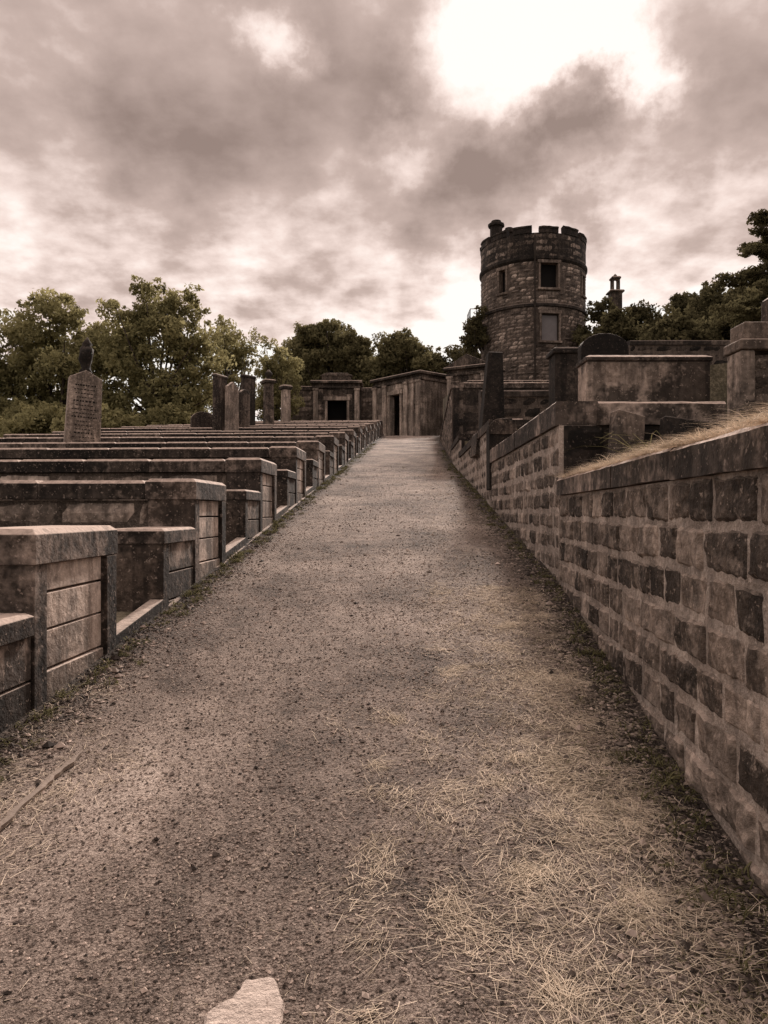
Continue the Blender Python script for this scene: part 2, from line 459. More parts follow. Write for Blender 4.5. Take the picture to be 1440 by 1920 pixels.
# ------------------------------------------------------------ right: retaining walls
def retaining(p0, p1, z0, z1, label, ch, sl, cell, proud, rough, front_ext=None, th=0.32, gap=0.026, mort=None, reg=.7):
    e = thing('retaining_wall', label, 'stone wall', (p0[0], p0[1], G(p0[1])))
    zo = G(p0[1])
    q1 = (p1[0]-p0[0], p1[1]-p0[1])
    fr, L = lineframe((0, 0), q1, True)
    ms = MB(); mc = MB(); mk = MB()
    zb = lambda a: G(p0[1]+a/L*q1[1])-zo-0.02
    masonry(ms, fr, L, z0-zo, zb, ch, sl, gap, proud, rough, cell, None, reg)
    wall_core(mc, fr, L, th, -0.3, zb(L)-0.3, z0-zo, 0.0, 4)
    coping_line(mk, fr, L, 0.035, -th-0.03, z0-zo+.002, z1-zo, 0.014, 1.3, rough=.003)
    if front_ext:
        fr2, L2 = lineframe((0.04, -0.012), (front_ext, -0.012), False)
        mr = MB()
        masonry(mr, fr2, L2, z0-zo, lambda a: 0.2, ch*1.5, sl*2, .015, proud*.6, rough*.6, max(cell, .05), None, .65)
        wall_core(mr, fr2, L2, 0.28, 0.0, 0.0, z0-zo-.003, 0.0)
        mr.obj('return_wall', M_DARK, e, fix=False)
        fr3, L3 = lineframe((0.33, 0.0), (front_ext, 0.0), False)
        coping_line(mk, fr3, L3, 0.04, -0.33, z0-zo+.002, z1-zo-.004, 0.02)
    ms.obj('stonework', M_RUBBLE, e, fix=False)
    mc.obj('mortar', mort or M_MORTAR, e)
    mk.obj('coping', M_COPE, e)
    return e
retaining((.944, -1.0), (1.54, 6.46), 1.69, 1.83, 'rough coursed rubble retaining wall with pale mortar and grassy coping', .18, .32, .018, .011, .016, None, .34, .017, None, .75)
retaining((1.54, 6.50), (1.683, 11.55), 2.31, 2.52, 'rubble retaining wall with thick dark coping beside gravel path', .18, .33, .035, .011, .016, 1.45, gap=.019, reg=.75)
retaining((1.683, 11.65), (1.85, 18.0), 2.87, 3.02, 'low sooty rubble wall stepping up beside the path', .19, .36, .07, .012, .014, .5, gap=.018)
retaining((1.85, 18.05), (1.927, 21.0), 3.30, 3.45, 'short stepped rubble wall beside the upper path', .2, .36, .09, .014, .014, .5, gap=.018)
retaining((1.927, 21.05), (2.75, 36.0), 5.08, 5.24, 'tall rough stone retaining wall near the crest', .26, .45, .12, .02, .02, 2.9, mort=M_CORE)

def freewall(name, label, x0, x1, y, zb, zt, ct=.16, mat=M_RUBBLE, th=.4, ch=.25, sl=.45, cell=.12):
    e = thing(name, label, 'stone wall', ((x0+x1)/2, y, zb))
    h = (x1-x0)/2
    fr, L = lineframe((-h, 0), (h, 0), False)
    a = MB(); masonry(a, fr, L, zt-ct-zb, lambda q: -.1, ch, sl, .022, .016, .016, cell); a.obj('stonework', mat, e, fix=False)
    b = MB(); wall_core(b, fr, L, th, -.5, -.5, zt-ct-zb, 0); b.obj('mortar', M_CORE, e)
    c = MB(); coping_line(c, fr, L, .05, -th-.05, zt-ct-zb+.002, zt-zb, .03, 1.0, .2, .03); c.obj('coping', M_DARK if mat is M_DARK else M_COPE, e)
    return e
freewall('burial_enclosure_wall', 'dark stone enclosure wall on terrace above the path', 2.3, 4.0, 17.6, 2.9, 4.45, mat=M_DARK)
freewall('terrace_wall', 'dark rubble wall on hillside beneath shrubs', 8.3, 14.5, 25, 6.3, 7.35, mat=M_DARK)
freewall('terrace_wall', 'low rubble wall at the foot of the round tower', 4.4, 9.4, 39, 7.2, 8.5)
freewall('cemetery_wall', 'tall ashlar boundary wall flanking a mausoleum', -7.0, -5.05, 53.2, 6.4, 10.6, .3, M_RUBBLE, .5, .4, .8, .2)
freewall('cemetery_wall', 'tall ashlar boundary wall flanking a mausoleum', -1.65, -0.6, 53.2, 6.4, 10.5, .3, M_RUBBLE, .5, .4, .8, .2)

# ------------------------------------------------------------ monuments
def arc_slab(w, h, kind='round'):
    p = [(-w/2, 0), (w/2, 0)]
    if kind == 'round':
        for k in range(13):
            a = math.pi*k/12; p.append((w/2*math.cos(a), h-w*0.32+w*0.32*math.sin(a)))
    elif kind == 'peak': p += [(w*.44, h*.93), (w*.36, h*.94), (0, h), (-w*.36, h*.94), (-w*.44, h*.93)]
    else: p += [(w/2, h), (-w/2, h)]
    return p
def headstone(x, y, z, w, h, th, kind, label, mat=M_STONE, rot=(0, 0, 0), base=True, cap=False, group=None):
    e = thing('gravestone', label, 'gravestone', (x, y, z), rot, group)
    a = MB(); a.prism(arc_slab(w, h, kind), -th/2, th/2, R(.3, .7)); a.obj('slab', mat, e, bevel=.012)
    if base:
        b = MB(); b.box(-w*.62, w*.62, -th*.95, th*.95, -.3, .16, .5, .02); b.obj('plinth', mat, e, bevel=.012)
    if cap:
        b = MB(); b.cope(-w*.54, w*.54, -th*.7, th*.7, h+.002, h+.07, .03, .04); b.obj('cap', mat, e, bevel=.01)
    return e
e = thing('gravestone', 'tall inscribed gravestone crowned by dark draped urn above the lair walls', 'gravestone', (-6.25, 15.2, G(15.2)), (-0.02, 0.05, .52))
a = MB(); a.prism(arc_slab(.72, 2.36, 'peak'), -.12, .12, .35); a.obj('slab', M_PANEL, e, bevel=.015)
a = MB(); a.box(-.45, .45, -.28, .28, -.3, .45, .4, .03); a.obj('plinth', M_STONE, e, bevel=.015)
a = MB()
for r in range(15):
    z = 2.02-r*.082; half = R(.14, .25) if r else .2
    x = -half
    while x < half:
        l = R(.02, .05); a.box(x, min(x+l, half), -.1245, -.122, z, z+.018 if r % 4 else z+.03, .1); x += l+R(.014, .026)
a.obj('inscription', M_COPE, e)
a = MB(); a.lathe([(.10, 2.30), (.13, 2.35), (.08, 2.40), (.08, 2.48), (.14, 2.58), (.15, 2.70), (.13, 2.82), (.08, 2.88), (.10, 2.92), (.04, 3.02), (.015, 3.06)], 0, 0, 18)
for i, v in enumerate(a.v):
    n = noise.noise(Vector(v)*8); a.v[i] = (v[0]*(1+.7*n), v[1]*(1+.7*n), v[2])
a.obj('draped_urn', M_DARK, e, smooth=True)
GG = 'tall gravestones among the lair walls'
headstone(-5.62, 25.2, G(25.2), .62, 2.62, .13, 'flat', 'tall flat gravestone seen at an angle beside its twin', M_STONE, (0, 0.02, 1.12), cap=True, group=GG)
headstone(-5.25, 25.5, G(25.5), .62, 2.48, .13, 'peak', 'tall pointed gravestone seen at an angle beside its twin', M_PANEL, (0.02, -.02, 1.05), group=GG)
headstone(-5.00, 26.3, G(26.3), .55, 2.25, .12, 'round', 'tall rounded gravestone packed beside its neighbours', M_STONE, (0, .03, 1.15), group=GG)
headstone(-5.25, 28.6, G(28.6), .60, 2.75, .15, 'flat', 'tall dark capped gravestone among lair walls', M_DARK, (0, 0, .9), cap=True, group=GG)
headstone(-6.6, 27, G(27), .9, 1.45, .18, 'round', 'low round topped gravestone beneath trees', M_STONE, (0, 0, .5), group=GG)
e = thing('pedestal_monument', 'tall narrow stone pedestal topped by small urn', 'monument', (-5.2, 33.3, G(33.3)), (0, 0, .5))
a = MB(); a.box(-.36, .36, -.36, .36, -.3, .5, .4); a.box(-.2, .2, -.2, .2, .5, 2.7, .5, .02); a.obj('shaft', M_STONE, e, bevel=.02)
a = MB(); a.cope(-.27, .27, -.27, .27, 2.702, 2.82, .06, .06); a.obj('cap', M_COPE, e, bevel=.02)
a = MB(); a.lathe([(.1, 2.87), (.07, 2.93), (.15, 3.06), (.17, 3.16), (.1, 3.24), (.04, 3.32)], seg=14); a.obj('urn', M_DARK, e, smooth=True)
e = thing('pedestal_monument', 'squat stone pillar monument with flat cap', 'monument', (-5.05, 38, G(38)), (0, 0, .6))
a = MB(); a.box(-.4, .4, -.4, .4, -.3, .6, .4); a.box(-.2, .2, -.2, .2, .6, 2.55, .6, .02); a.obj('shaft', M_PANEL, e, bevel=.02)
a = MB(); a.cope(-.27, .27, -.27, .27, 2.552, 2.70, .06, .08); a.obj('cap', M_COPE, e, bevel=.02)

# right side monuments
e = thing('chest_tomb', 'massive weathered chest tomb on dark recessed base', 'tomb', (2.86, 8.15, bank(2.8, 8.15)))
a = MB(); a.box(-.52, .56, -.10, .20, -.3, .42, .4); a.obj('base', M_DARK, e, bevel=.012)
a = MB(); a.box(-.68, .65, -.20, .17, .425, .87, .75); a.obj('chest', M_STONE, e, bevel=.012)
a = MB(); a.cope(-.70, .67, -.22, .19, .873, .915, .06, .03, .5); a.obj('lid', M_COPE, e, bevel=.008)
headstone(3.05, 10.3, bank(3, 10), .66, 1.72, .2, 'round', 'dark round topped gravestone behind the chest tomb', M_DARK)
e = thing('pedestal_monument', 'tall black stone pedestal with stepped cap', 'monument', (3.13, 12.7, bank(3, 12.7)))
a = MB(); a.box(-.33, .33, -.33, .33, -.3, .4, .4); a.box(-.25, .25, -.25, .25, .4, 1.36, .5, .0); a.obj('shaft', M_DARK, e, bevel=.015)
a = MB(); a.cope(-.29, .29, -.29, .29, 1.362, 1.44, .05, .03); a.obj('cap', M_DARK, e, bevel=.015)
e = thing('obelisk', 'dark tapering stone obelisk leaning above the retaining wall', 'obelisk', (1.98, 13.7, 2.86), (0, .04, 0))
a = MB()
a.add([(-.24, -.3, -.3), (.24, -.3, -.3), (.24, .3, -.3), (-.24, .3, -.3), (-.13, -.18, 1.62), (.13, -.18, 1.62), (.13, .18, 1.62), (-.13, .18, 1.62)],
      [(0, 3, 2, 1), (4, 5, 6, 7), (0, 1, 5, 4), (1, 2, 6, 5), (2, 3, 7, 6), (3, 0, 4, 7)], .3)
a.obj('shaft', M_DARK, e, bevel=.015)
a = MB(); a.box(-.33, .33, -.4, .4, -.3, .12, .5, .02); a.obj('plinth', M_STONE, e, bevel=.015)
e = thing('wall_pier', 'squat round topped sooty pier ending the wall', 'stone pier', (1.86, 11.75, 2.3))
a = MB(); p = [(-.21, -.4), (.21, -.4)]+[(.21*math.cos(math.pi*k/10), .53+.17*math.sin(math.pi*k/10)) for k in range(11)]
a.prism(p, -.16, .2, .4); a.obj('pier', M_DARK, e, bevel=.02)
a = MB(); p = [(.225*math.cos(math.pi*k/10), .53+.19*math.sin(math.pi*k/10)) for k in range(11)]; p = [(.225, .47)]+p+[(-.225, .47)]
a.prism(p, -.18, -.163, .6); a.obj('rounded_face', M_STONE, e, bevel=.004)
headstone(1.98, 6.15, 1.68, .28, .72, .12, 'flat', 'broken gravestone slab leaning against the terrace wall', M_STONE, (-.12, .18, .35), base=False)
headstone(2.62, 6.15, 1.66, .70, .66, .10, 'flat', 'tilted dark gravestone against the terrace wall', M_DARK, (-.15, .12, .1), base=False)
e = thing('tomb_monument', 'large stepped stone tomb with rubble body and heavy coping', 'tomb', (4.20, 7.5, 2.0))
fr, L = lineframe((-.64, -.38), (1.4, -.38), False)
a = MB(); masonry(a, fr, L, 1.06, lambda q: -.1, .17, .3, .014, .012, .012, .04)
a.obj('body', M_RUBBLE, e, fix=False)
a = MB(); a.box(-.64, 1.4, -.378, -.10, -.5, 1.06, .5); a.obj('core', M_CORE, e)
a = MB(); a.box(-.78, -.645, -.42, -.12, -.6, 1.10, .8); a.obj('pilaster', M_STONE, e, bevel=.012)
a = MB(); a.cope(-.80, 1.5, -.45, -.08, 1.105, 1.20, .03, .01, .5); a.box(-.74, 1.5, -.40, -.10, 1.213, 1.38, .6); a.cope(-.44, 1.5, -.36, -.12, 1.383, 1.64, .04, .03)
a.obj('stepped_coping', M_STONE, e, bevel=.012)

# ------------------------------------------------------------ mausoleums
def mausoleum(x, y, z, w, d, h, rot, label, door_x=0, door_w=1.0, door_h=2.3, pediment='flat', mat=M_STONE, pil=(-.44, .44), trim=M_STONE):
    e = thing('mausoleum', label, 'mausoleum', (x, y, z), (0, 0, rot))
    a = MB(); hw = w/2; dl, dr = door_x-door_w/2, door_x+door_w/2
    def ashlar(x0, x1, z0, z1, yy=0.0):
        zz = z0; row = 0
        while zz < z1-.05:
            hh = min(.36, z1-zz); xx = x0-(.3 if row % 2 else 0)
            while xx < x1-.03:
                l = .72; a.box(max(xx, x0)+.006, min(xx+l, x1)-.006, yy, yy+.35, zz+.006, zz+hh-.006, R(.2, .85)); xx += l
            zz += hh; row += 1
    ashlar(-hw, dl, -.4, h-.5); ashlar(dr, hw, -.4, h-.5); ashlar(dl, dr, door_h, h-.5)
    a.box(-hw, -hw+.3, .352, d, -.4, h-.5, .3); a.box(hw-.3, hw, .352, d, -.4, h-.5, .3); a.box(-hw+.302, hw-.302, d-.3, d-.002, -.4, h-.5, .3)
    a.obj('wall', mat, e, bevel=.012)
    a = MB(); a.cope(-hw-.08, hw+.08, -.08, d+.05, h-.498, h-.36, .02, .005); a.box(-hw, hw, .0, d, h-.353, h-.14, .5); a.cope(-hw-.18, hw+.18, -.22, d+.1, h-.138, h, .05, .05)
    if pediment == 'raised':
        a.box(-hw*.62, hw*.62, -.02, .5, h+.052, h+.38, .4); a.prism([(-hw*.7, h+.382), (hw*.7, h+.382), (hw*.45, h+.58), (-hw*.45, h+.58)], -.08, .56, .5)
    if pediment == 'gable':
        a.prism([(-hw-.14, h+.052), (hw+.14, h+.052), (0, h+.75)], -.12, d, .4)
    a.obj('entablature', trim, e, bevel=.015)
    for p in pil:
        b = MB(); px = p*w; b.box(px-.17, px+.17, -.11, -.003, -.4, h-.65, .7); b.box(px-.21, px+.21, -.15, -.003, h-.648, h-.502, .6); b.box(px-.21, px+.21, -.15, -.112, -.4, .25, .6)
        b.obj('pilaster', M_FACADE, e, bevel=.01)
    b = MB(); b.box(dl-.18, dl-.002, -.06, .2, -.4, door_h, .6); b.box(dr+.002, dr+.18, -.06, .2, -.4, door_h, .6); b.box(dl-.26, dr+.26, -.12, .2, door_h+.002, door_h+.26, .6)
    b.obj('door_frame', M_FACADE, e, bevel=.01)
    b = MB(); b.box(dl+.002, dr-.002, .9, .95, -.4, door_h, .5); b.obj('doorway', M_VOID, e)
    return e
mausoleum(-3.35, 52, G(52), 3.3, 3, 4.1, 0.0, 'square sandstone mausoleum with raised parapet and dark doorway', .05, 1.35, 2.75, 'raised', M_STONE, (-.44, .44))
mausoleum(0.8, 48.25, G(47.5)-.05, 4.6, 2.6, 4.1, -.86, 'angled classical mausoleum with pilasters and tall dark doorway', -.1, .95, 2.9, 'flat', M_PANEL, (-.46, -.24, .21, .34, .46), M_STONE)
mausoleum(5.0, 44.5, 7.4, 2.7, 2.2, 2.9, -.55, 'small gabled stone mausoleum below the tower', 0, .8, 1.7, 'gable', M_STONE, (-.42, .42))

# ------------------------------------------------------------ round tower
TX, TY, TR = 10.25, 51.0, 3.52
TZ = 8.9
e = thing('round_tower', 'round rubble stone watchtower with battlements and chimney stacks', 'tower', (TX, TY, TZ))
z_str, z_cor, z_par, z_mer = 14.85-TZ, 17.7-TZ, 19.50-TZ, 19.95-TZ
wins = [(6, 1.15, 15.95-TZ, 17.55-TZ), (-45, .5, 15.9-TZ, 17.4-TZ), (58, .5, 15.9-TZ, 17.2-TZ), (7, 1.15, 12.55-TZ, 14.3-TZ)]
def tfr(a, o, z, R0=TR):
    th = a/TR - math.pi
    return ((R0+o)*math.sin(th), -(R0+o)*math.cos(th), z)
def ang2a(deg): return (math.radians(deg)+math.pi)*TR
def skip(a0, a1, z0, z1):
    for (dg, w, b, t) in wins:
        c = ang2a(dg)
        if a1 > c-w/2-.12 and a0 < c+w/2+.12 and z1 > b-.08 and z0 < t+.1: return True
    return False
C = 2*math.pi*TR
a = MB(); masonry(a, tfr, C, z_cor, lambda q: -1.0, .25, .52, .03, .025, .03, .13, skip)
a.obj('stonework', M_TOWER, e, fix=False)
zl = sorted({-1.5, z_cor}.union({w[2] for w in wins}).union({w[3] for w in wins}))
al = set(np.linspace(0, C, 65).tolist())
for (dg, w, b, t) in wins:
    c = ang2a(dg); al = {q for q in al if not (c-w/2-.05 < q < c+w/2+.05)}; al |= {c-w/2, c+w/2}
al = sorted(al)
a = MB()
for i in range(len(al)-1):
    for j in range(len(zl)-1):
        ca, cz = (al[i]+al[i+1])/2, (zl[j]+zl[j+1])/2
        if any(abs(ca-ang2a(w[0])) < w[1]/2 and w[2] < cz < w[3] for w in wins): continue
        a.add([tfr(al[i], 0, zl[j]), tfr(al[i+1], 0, zl[j]), tfr(al[i+1], 0, zl[j+1]), tfr(al[i], 0, zl[j+1])], [(0, 1, 2, 3)], .5)
a.obj('core', M_CORE, e, fix=False)
for k, (dg, w, b, t) in enumerate(wins):
    wo = bpy.data.objects.new('window', None); SC.collection.objects.link(wo); wo.parent = e
    th = math.radians(dg); wo.location = (TR*math.sin(th), -TR*math.cos(th), 0); wo.rotation_euler = (0, 0, th)
    f = MB(); q = .13
    f.box(-w/2-q, -w/2, -.05, .5, b, t, .5); f.box(w/2, w/2+q, -.05, .5, b, t, .5)
    f.box(-w/2-q-.06, w/2+q+.06, -.07, .5, t+.002, t+.20, .5); f.box(-w/2-q-.06, w/2+q+.06, -.12, .5, b-.14, b-.002, .5)
    f.obj('frame', M_TOWER, wo, bevel=.012)
    g = MB()
    g.box(-w/2+.002, w/2-.002, .20 if k == 3 else .40, .45, b+.002, t-.002, .5)
    g.obj('pane', M_GLASS if k == 3 else M_VOID, wo)
    if k == 3:
        g = MB(); g.box(-w/2+.004, -w/2+.06, .12, .17, b+.004, t-.004, .5); g.box(w/2-.06, w/2-.004, .12, .17, b+.004, t-.004, .5)
        g.box(-w/2+.062, w/2-.062, .12, .17, t-.07, t-.006, .5)
        g.obj('window_surround', M_IRON, wo)
def ringprof(prof, name, mat, seg=72):
    a = MB(); n = len(prof)
    for i in range(seg):
        t0 = 2*math.pi*i/seg
        for r, z in prof: a.v.append((r*math.sin(t0), -r*math.cos(t0), z))
    for i in range(seg):
        i2 = (i+1) % seg; tn = R(.3, .7)
        for k in range(n):
            k2 = (k+1) % n; a.f.append((i*n+k, i2*n+k, i2*n+k2, i*n+k2)); a.t.append(tn)
    return a.obj(name, mat, e)
ringprof([(TR-.1, z_str-.12), (TR+.12, z_str-.08), (TR+.12, z_str+.08), (TR+.02, z_str+.16), (TR-.1, z_str+.16)], 'string_course', M_DARK)
ringprof([(TR-.1, z_cor-.05), (TR+.04, z_cor), (TR+.13, z_cor+.12), (TR+.13, z_cor+.28), (TR-.1, z_cor+.28)], 'corbel_ring', M_DARK)
a = MB()
def pfr(q, o, z): return tfr(q, o+.02, z)
masonry(a, pfr, C, z_par, lambda q: z_cor+.3, .42, 1.1, .02, .012, .015, .2)
a.obj('parapet_stonework', M_STONE, e, fix=False)
ringprof([(TR-.30, z_cor+.282), (TR+.02, z_cor+.282), (TR+.02, z_par), (TR-.30, z_par)], 'parapet', M_DARK)
nm = 13
for k in range(nm):
    c = 2*math.pi*(k+.2)/nm; hw = R(.58, .64)/TR
    m_ = MB(); zt = z_mer+R(-.06, .06)
    for s in range(5):
        t0 = c-hw+2*hw*s/4
        for r, z in ((TR-.3, z_par+.002), (TR+.06, z_par+.002), (TR+.06, zt-.12), (TR+.10, zt-.1), (TR+.10, zt), (TR-.08, zt+.08), (TR-.34, zt), (TR-.34, zt-.1)):
            m_.v.append((r*math.sin(t0), -r*math.cos(t0), z+R(-.025, .025)))
    n = 8
    for s in range(4):
        for q in range(n):
            q2 = (q+1) % n; m_.f.append((s*n+q, (s+1)*n+q, (s+1)*n+q2, s*n+q2)); m_.t.append(.5)
    m_.f.append(tuple(range(n))); m_.t.append(.5); m_.f.append(tuple(4*n+q for q in range(n))); m_.t.append(.5)
    m_.obj('merlon', M_DARK, e)
a = MB(); a.lathe([(TR-.28, z_par-.6), (TR-.3, z_par-.55), (.02, z_par-.35)], 0, 0, 40); a.obj('roof', M_DARK, e)
for (cx, cy, hh, r) in [(-2.65, -.9, 1.75, .42), (-1.75, -.7, 1.35, .34)]:
    a = MB(); a.lathe([(r, z_par-.5), (r, z_par+hh-.45), (r+.14, z_par+hh-.40), (r+.14, z_par+hh-.22), (r*.85, z_par+hh-.18), (r*.8, z_par+hh)], cx, cy, 10, .5)
    a.obj('chimney', M_DARK, e, bevel=.02)
th = math.radians(-9)
a = MB(); px, py = (TR+.11)*math.sin(th), -(TR+.11)*math.cos(th)
a.tube([(px, py, -.2), (px, py, z_cor-.1), (px*1.03, py*1.03, z_cor+.3), (px*1.03, py*1.03, z_par-.2)], [.055]*4, 8)
for q in range(8): a.lathe([(.085, q*1.15+.3), (.085, q*1.15+.40)], px, py, 8)
a.obj('drainpipe', M_IRON, e)
a = MB()
a.box(-TR-.95, -TR+.1, -1.1, .7, 14.05-TZ, 14.25-TZ, .4)
a.prism([(-TR-.8, 14.04-TZ), (-TR+.1, 14.04-TZ), (-TR+.1, 12.4-TZ)], -.7, -.4, .4); a.prism([(-TR-.8, 14.04-TZ), (-TR+.1, 14.04-TZ), (-TR+.1, 12.4-TZ)], .1, .4, .4)
a.obj('balcony', M_STONE, e, bevel=.015)
a = MB(); zz = 14.25-TZ
for (x, y) in [(-TR-.9, -1.05), (-TR-.9, -.5), (-TR-.9, .1), (-TR-.9, .65), (-TR-.5, -1.05), (-TR-.1, -1.05)]:
    a.box(x-.02, x+.02, y-.02, y+.02, zz, zz+1.0, .4)
a.box(-TR-.92, -TR-.88, -1.07, .68, zz+1.002, zz+1.04); a.box(-TR-.878, -TR, -1.07, -1.03, zz+1.002, zz+1.04); a.box(-TR-.92, -TR-.88, -1.0, .6, zz+.5, zz+.54)
a.obj('railing', M_IRON, e)

hx, hy = 25.0, 80.0; hz = bank(hx, hy)
e = thing('hilltop_monument', 'distant dark classical monument rising above shrubs', 'monument', (hx, hy, hz))
a = MB(); a.box(-.6, .6, -.6, .6, -1, 9.9, .4); a.cope(-.8, .8, -.8, .8, 9.9, 10.05, .1, .1); a.obj('pedestal', M_STONE, e, bevel=.05)
for sx in (-.32, .32):
    for sy in (-.32, .32):
        a = MB(); a.lathe([(.16, 10.15), (.12, 10.25), (.11, 11.3), (.16, 11.4)], sx, sy, 12); a.obj('column', M_STONE, e)
a = MB(); a.cope(-.5, .5, -.5, .5, 11.41, 11.57, .1, .1); a.lathe([(.24, 11.68), (.18, 11.85), (.06, 12.0)], 0, 0, 12); a.obj('entablature', M_STONE, e)

# ------------------------------------------------------------ trees and shrubs
def leaves(centres, radii, per, size, flat=.75):
    n = len(centres)
    idx = np.repeat(np.arange(n), per)
    N = len(idx)
    d = rng.normal(size=(N, 3)); d /= np.linalg.norm(d, axis=1)[:, None]
    r = rng.random(N)**0.45
    P = centres[idx] + d*(r*radii[idx])[:, None]*np.array([1, 1, flat])
    u = rng.normal(size=(N, 3)); u[:, 2] -= .25; u /= np.linalg.norm(u, axis=1)[:, None]
    w = np.cross(u, rng.normal(size=(N, 3))); w /= np.linalg.norm(w, axis=1)[:, None]
    s = size*(.6+.8*rng.random(N))[:, None]
    V = np.stack([P-u*s, P+w*s*.5, P+u*s, P-w*s*.5], 1).reshape(-1, 3)
    F = np.arange(4*N).reshape(-1, 4)
    ct = rng.random(n)
    T = np.clip(.45*rng.random(N)+.55*ct[idx], 0, 1)
    return V, F, T

def tree(name, cat, label, x, y, z, blobs, nclump, cr, per, size, tr, mat=M_LEAF, group=None, seed=1, open_=0.5):
    random.seed(seed)
    global rng; rng = np.random.default_rng(seed)
    e = thing(name, label, cat, (x, y, z), group=group)
    cs = []; rd = []
    vol = [b[3]*b[4]*b[5] for b in blobs]; tot = sum(vol)
    for b, v in zip(blobs, vol):
        for _ in range(max(3, int(nclump*v/tot))):
            d = Vector((random.gauss(0, 1), random.gauss(0, 1), random.gauss(0, 1)+.15)).normalized()
            r = R(open_, 1.0)
            c = (b[0]+d.x*b[3]*r, b[1]+d.y*b[4]*r, b[2]+d.z*b[5]*r)
            cs.append(c); rd.append(cr*R(.5, 1.15))
            for _ in range(3):
                q = Vector((random.gauss(0, 1), random.gauss(0, 1), random.gauss(0, 1))).normalized()
                cs.append((c[0]+q.x*cr*.95, c[1]+q.y*cr*.95, c[2]+q.z*cr*.8)); rd.append(cr*R(.22, .45))
    cs = np.array(cs); rad = np.array(rd)
    big = rad > cr*.48
    V, F, T = leaves(cs[big], rad[big], per, size)
    V2, F2, T2 = leaves(cs[~big], rad[~big], max(8, per//5), size*.9, .9)
    F2 = F2+len(V); V = np.vstack([V, V2]); F = np.vstack([F, F2]); T = np.concatenate([T, T2])
    mesh_obj('crown', V, F, mat, T, e, fix=False)
    t = MB()
    hb = min(b[2]-b[5]*.6 for b in blobs); hb = max(hb, .4)
    t.tube([(0, 0, -.4), (R(-.1, .1), R(-.1, .1), hb*.5), (R(-.2, .2), 0, hb)], [tr*1.35, tr, tr*.85], 9)
    for i in random.sample(range(len(cs)), min(len(cs), 44)):
        c = Vector(cs[i]); s = Vector((0, 0, hb*R(.75, 1.0))); mid = s.lerp(c, .5)+Vector((R(-.3, .3), R(-.3, .3), R(-.1, .4)))
        t.tube([s, s.lerp(mid, .5)+Vector((0, 0, .1)), mid, c], [tr*.5, tr*.36, tr*.25, tr*.08], 5)
    t.obj('trunk', M_BARK, e, smooth=True)
    return e
TG = 'broadleaf trees behind the graveyard'
tree('broadleaf_tree', 'tree', 'large spreading olive green tree beside the burial lairs', -17.6, 40, G(40)-.5,
     [(0, 0, 5.0, 3.4, 3, 3.1), (-2.5, 0, 3.6, 2.8, 2.5, 2.8), (2.8, 0, 4.8, 2.6, 2, 2.6), (.5, 0, 1.6, 5.0, 2.5, 1.8)], 175, .76, 180, .115, .3, M_LEAF, TG, 11, .35)
tree('broadleaf_tree', 'tree', 'open branching tree with light showing through its crown', -11.6, 38, G(38)-.2,
     [(0, 0, 6.0, 2.8, 2.2, 2.1), (-1.6, 0, 3.9, 2.3, 1.8, 2.0), (1.9, 0, 4.4, 2.2, 1.8, 1.9), (0, 0, 1.8, 3.8, 2, 1.8)], 128, .70, 165, .11, .24, M_LEAF, TG, 12, .35)
tree('broadleaf_tree', 'tree', 'wide leafy tree at the edge of the graveyard', -22.3, 38, G(38)-1.2,
     [(0, 0, 4.2, 3.2, 3, 3.2), (2, 0, 1.8, 3, 2.5, 2.0)], 105, .76, 180, .115, .28, M_LEAF, TG, 13, .35)
tree('broadleaf_tree', 'tree', 'slender wispy young tree with thin crown', -9.4, 45, G(45)-.3,
     [(0, 0, 5.2, 2.1, 1.4, 2.0), (-.4, 0, 2.6, 2.5, 1.4, 2.0)], 72, .66, 130, .10, .13, M_LEAF, TG, 14, .2)
tree('broadleaf_tree', 'tree', 'slender wispy young tree with thin crown', -7.4, 50, G(50)-.3,
     [(0, 0, 5.0, 1.8, 1.4, 2.0), (0, 0, 2.5, 2.4, 1.4, 2.1)], 66, .66, 130, .10, .13, M_LEAF, TG, 24, .2)
tree('broadleaf_tree', 'tree', 'dense rounded dark tree behind the mausoleum wall', -4.7, 62, G(60)+.6,
     [(0, 0, 6.2, 3.9, 3, 3.7), (-2.4, 0, 4.6, 2.5, 2, 2.9), (2.4, 0, 4.6, 2.5, 2, 2.9)], 215, 1.0, 240, .15, .35, M_LEAF3, TG, 15)
tree('broadleaf_tree', 'tree', 'dense rounded dark tree beyond the angled mausoleum', 1.6, 60, G(60)+.5,
     [(0, 0, 5.3, 2.7, 2.4, 3.2), (2.0, 0, 3.7, 2.3, 2, 2.8), (-2.0, 0, 3.7, 2.0, 2, 2.8)], 160, .95, 230, .145, .3, M_LEAF3, TG, 16)
tree('broadleaf_tree', 'tree', 'low bushy tree beside the round tower', 6.6, 60, 9.2,
     [(0, 0, 3.2, 2.8, 2, 2.4), (-2.2, 0, 1.8, 2.0, 2, 2.0)], 85, .9, 220, .15, .25, M_LEAF2, TG, 17)
tree('shrub', 'shrub', 'leafy climbing shrub against the foot of the tower', 5.95, 49.5, 8.6,
     [(0, 0, 1.8, 1.0, .9, 1.9), (.2, 0, 4.6, .7, .6, 2.1)], 64, .5, 130, .11, .1, M_LEAF2, None, 71, .2)
SG = 'dark shrubs covering the hillside'
sh = [(14.3, 48, 5.4, 2.2), (16.2, 46, 5.2, 2.3), (18.0, 44, 5.6, 2.4), (20.6, 43, 5.4, 2.5), (16.2, 38, 4.2, 2.3), (19.0, 38, 5.0, 2.4), (13.2, 33, 2.6, 1.7), (16.0, 33, 3.2, 2.0), (22.4, 40, 5.0, 2.6), (13.4, 41, 4.0, 2.0), (18.4, 32, 3.4, 1.9), (24.5, 52, 7.0, 3.4)]
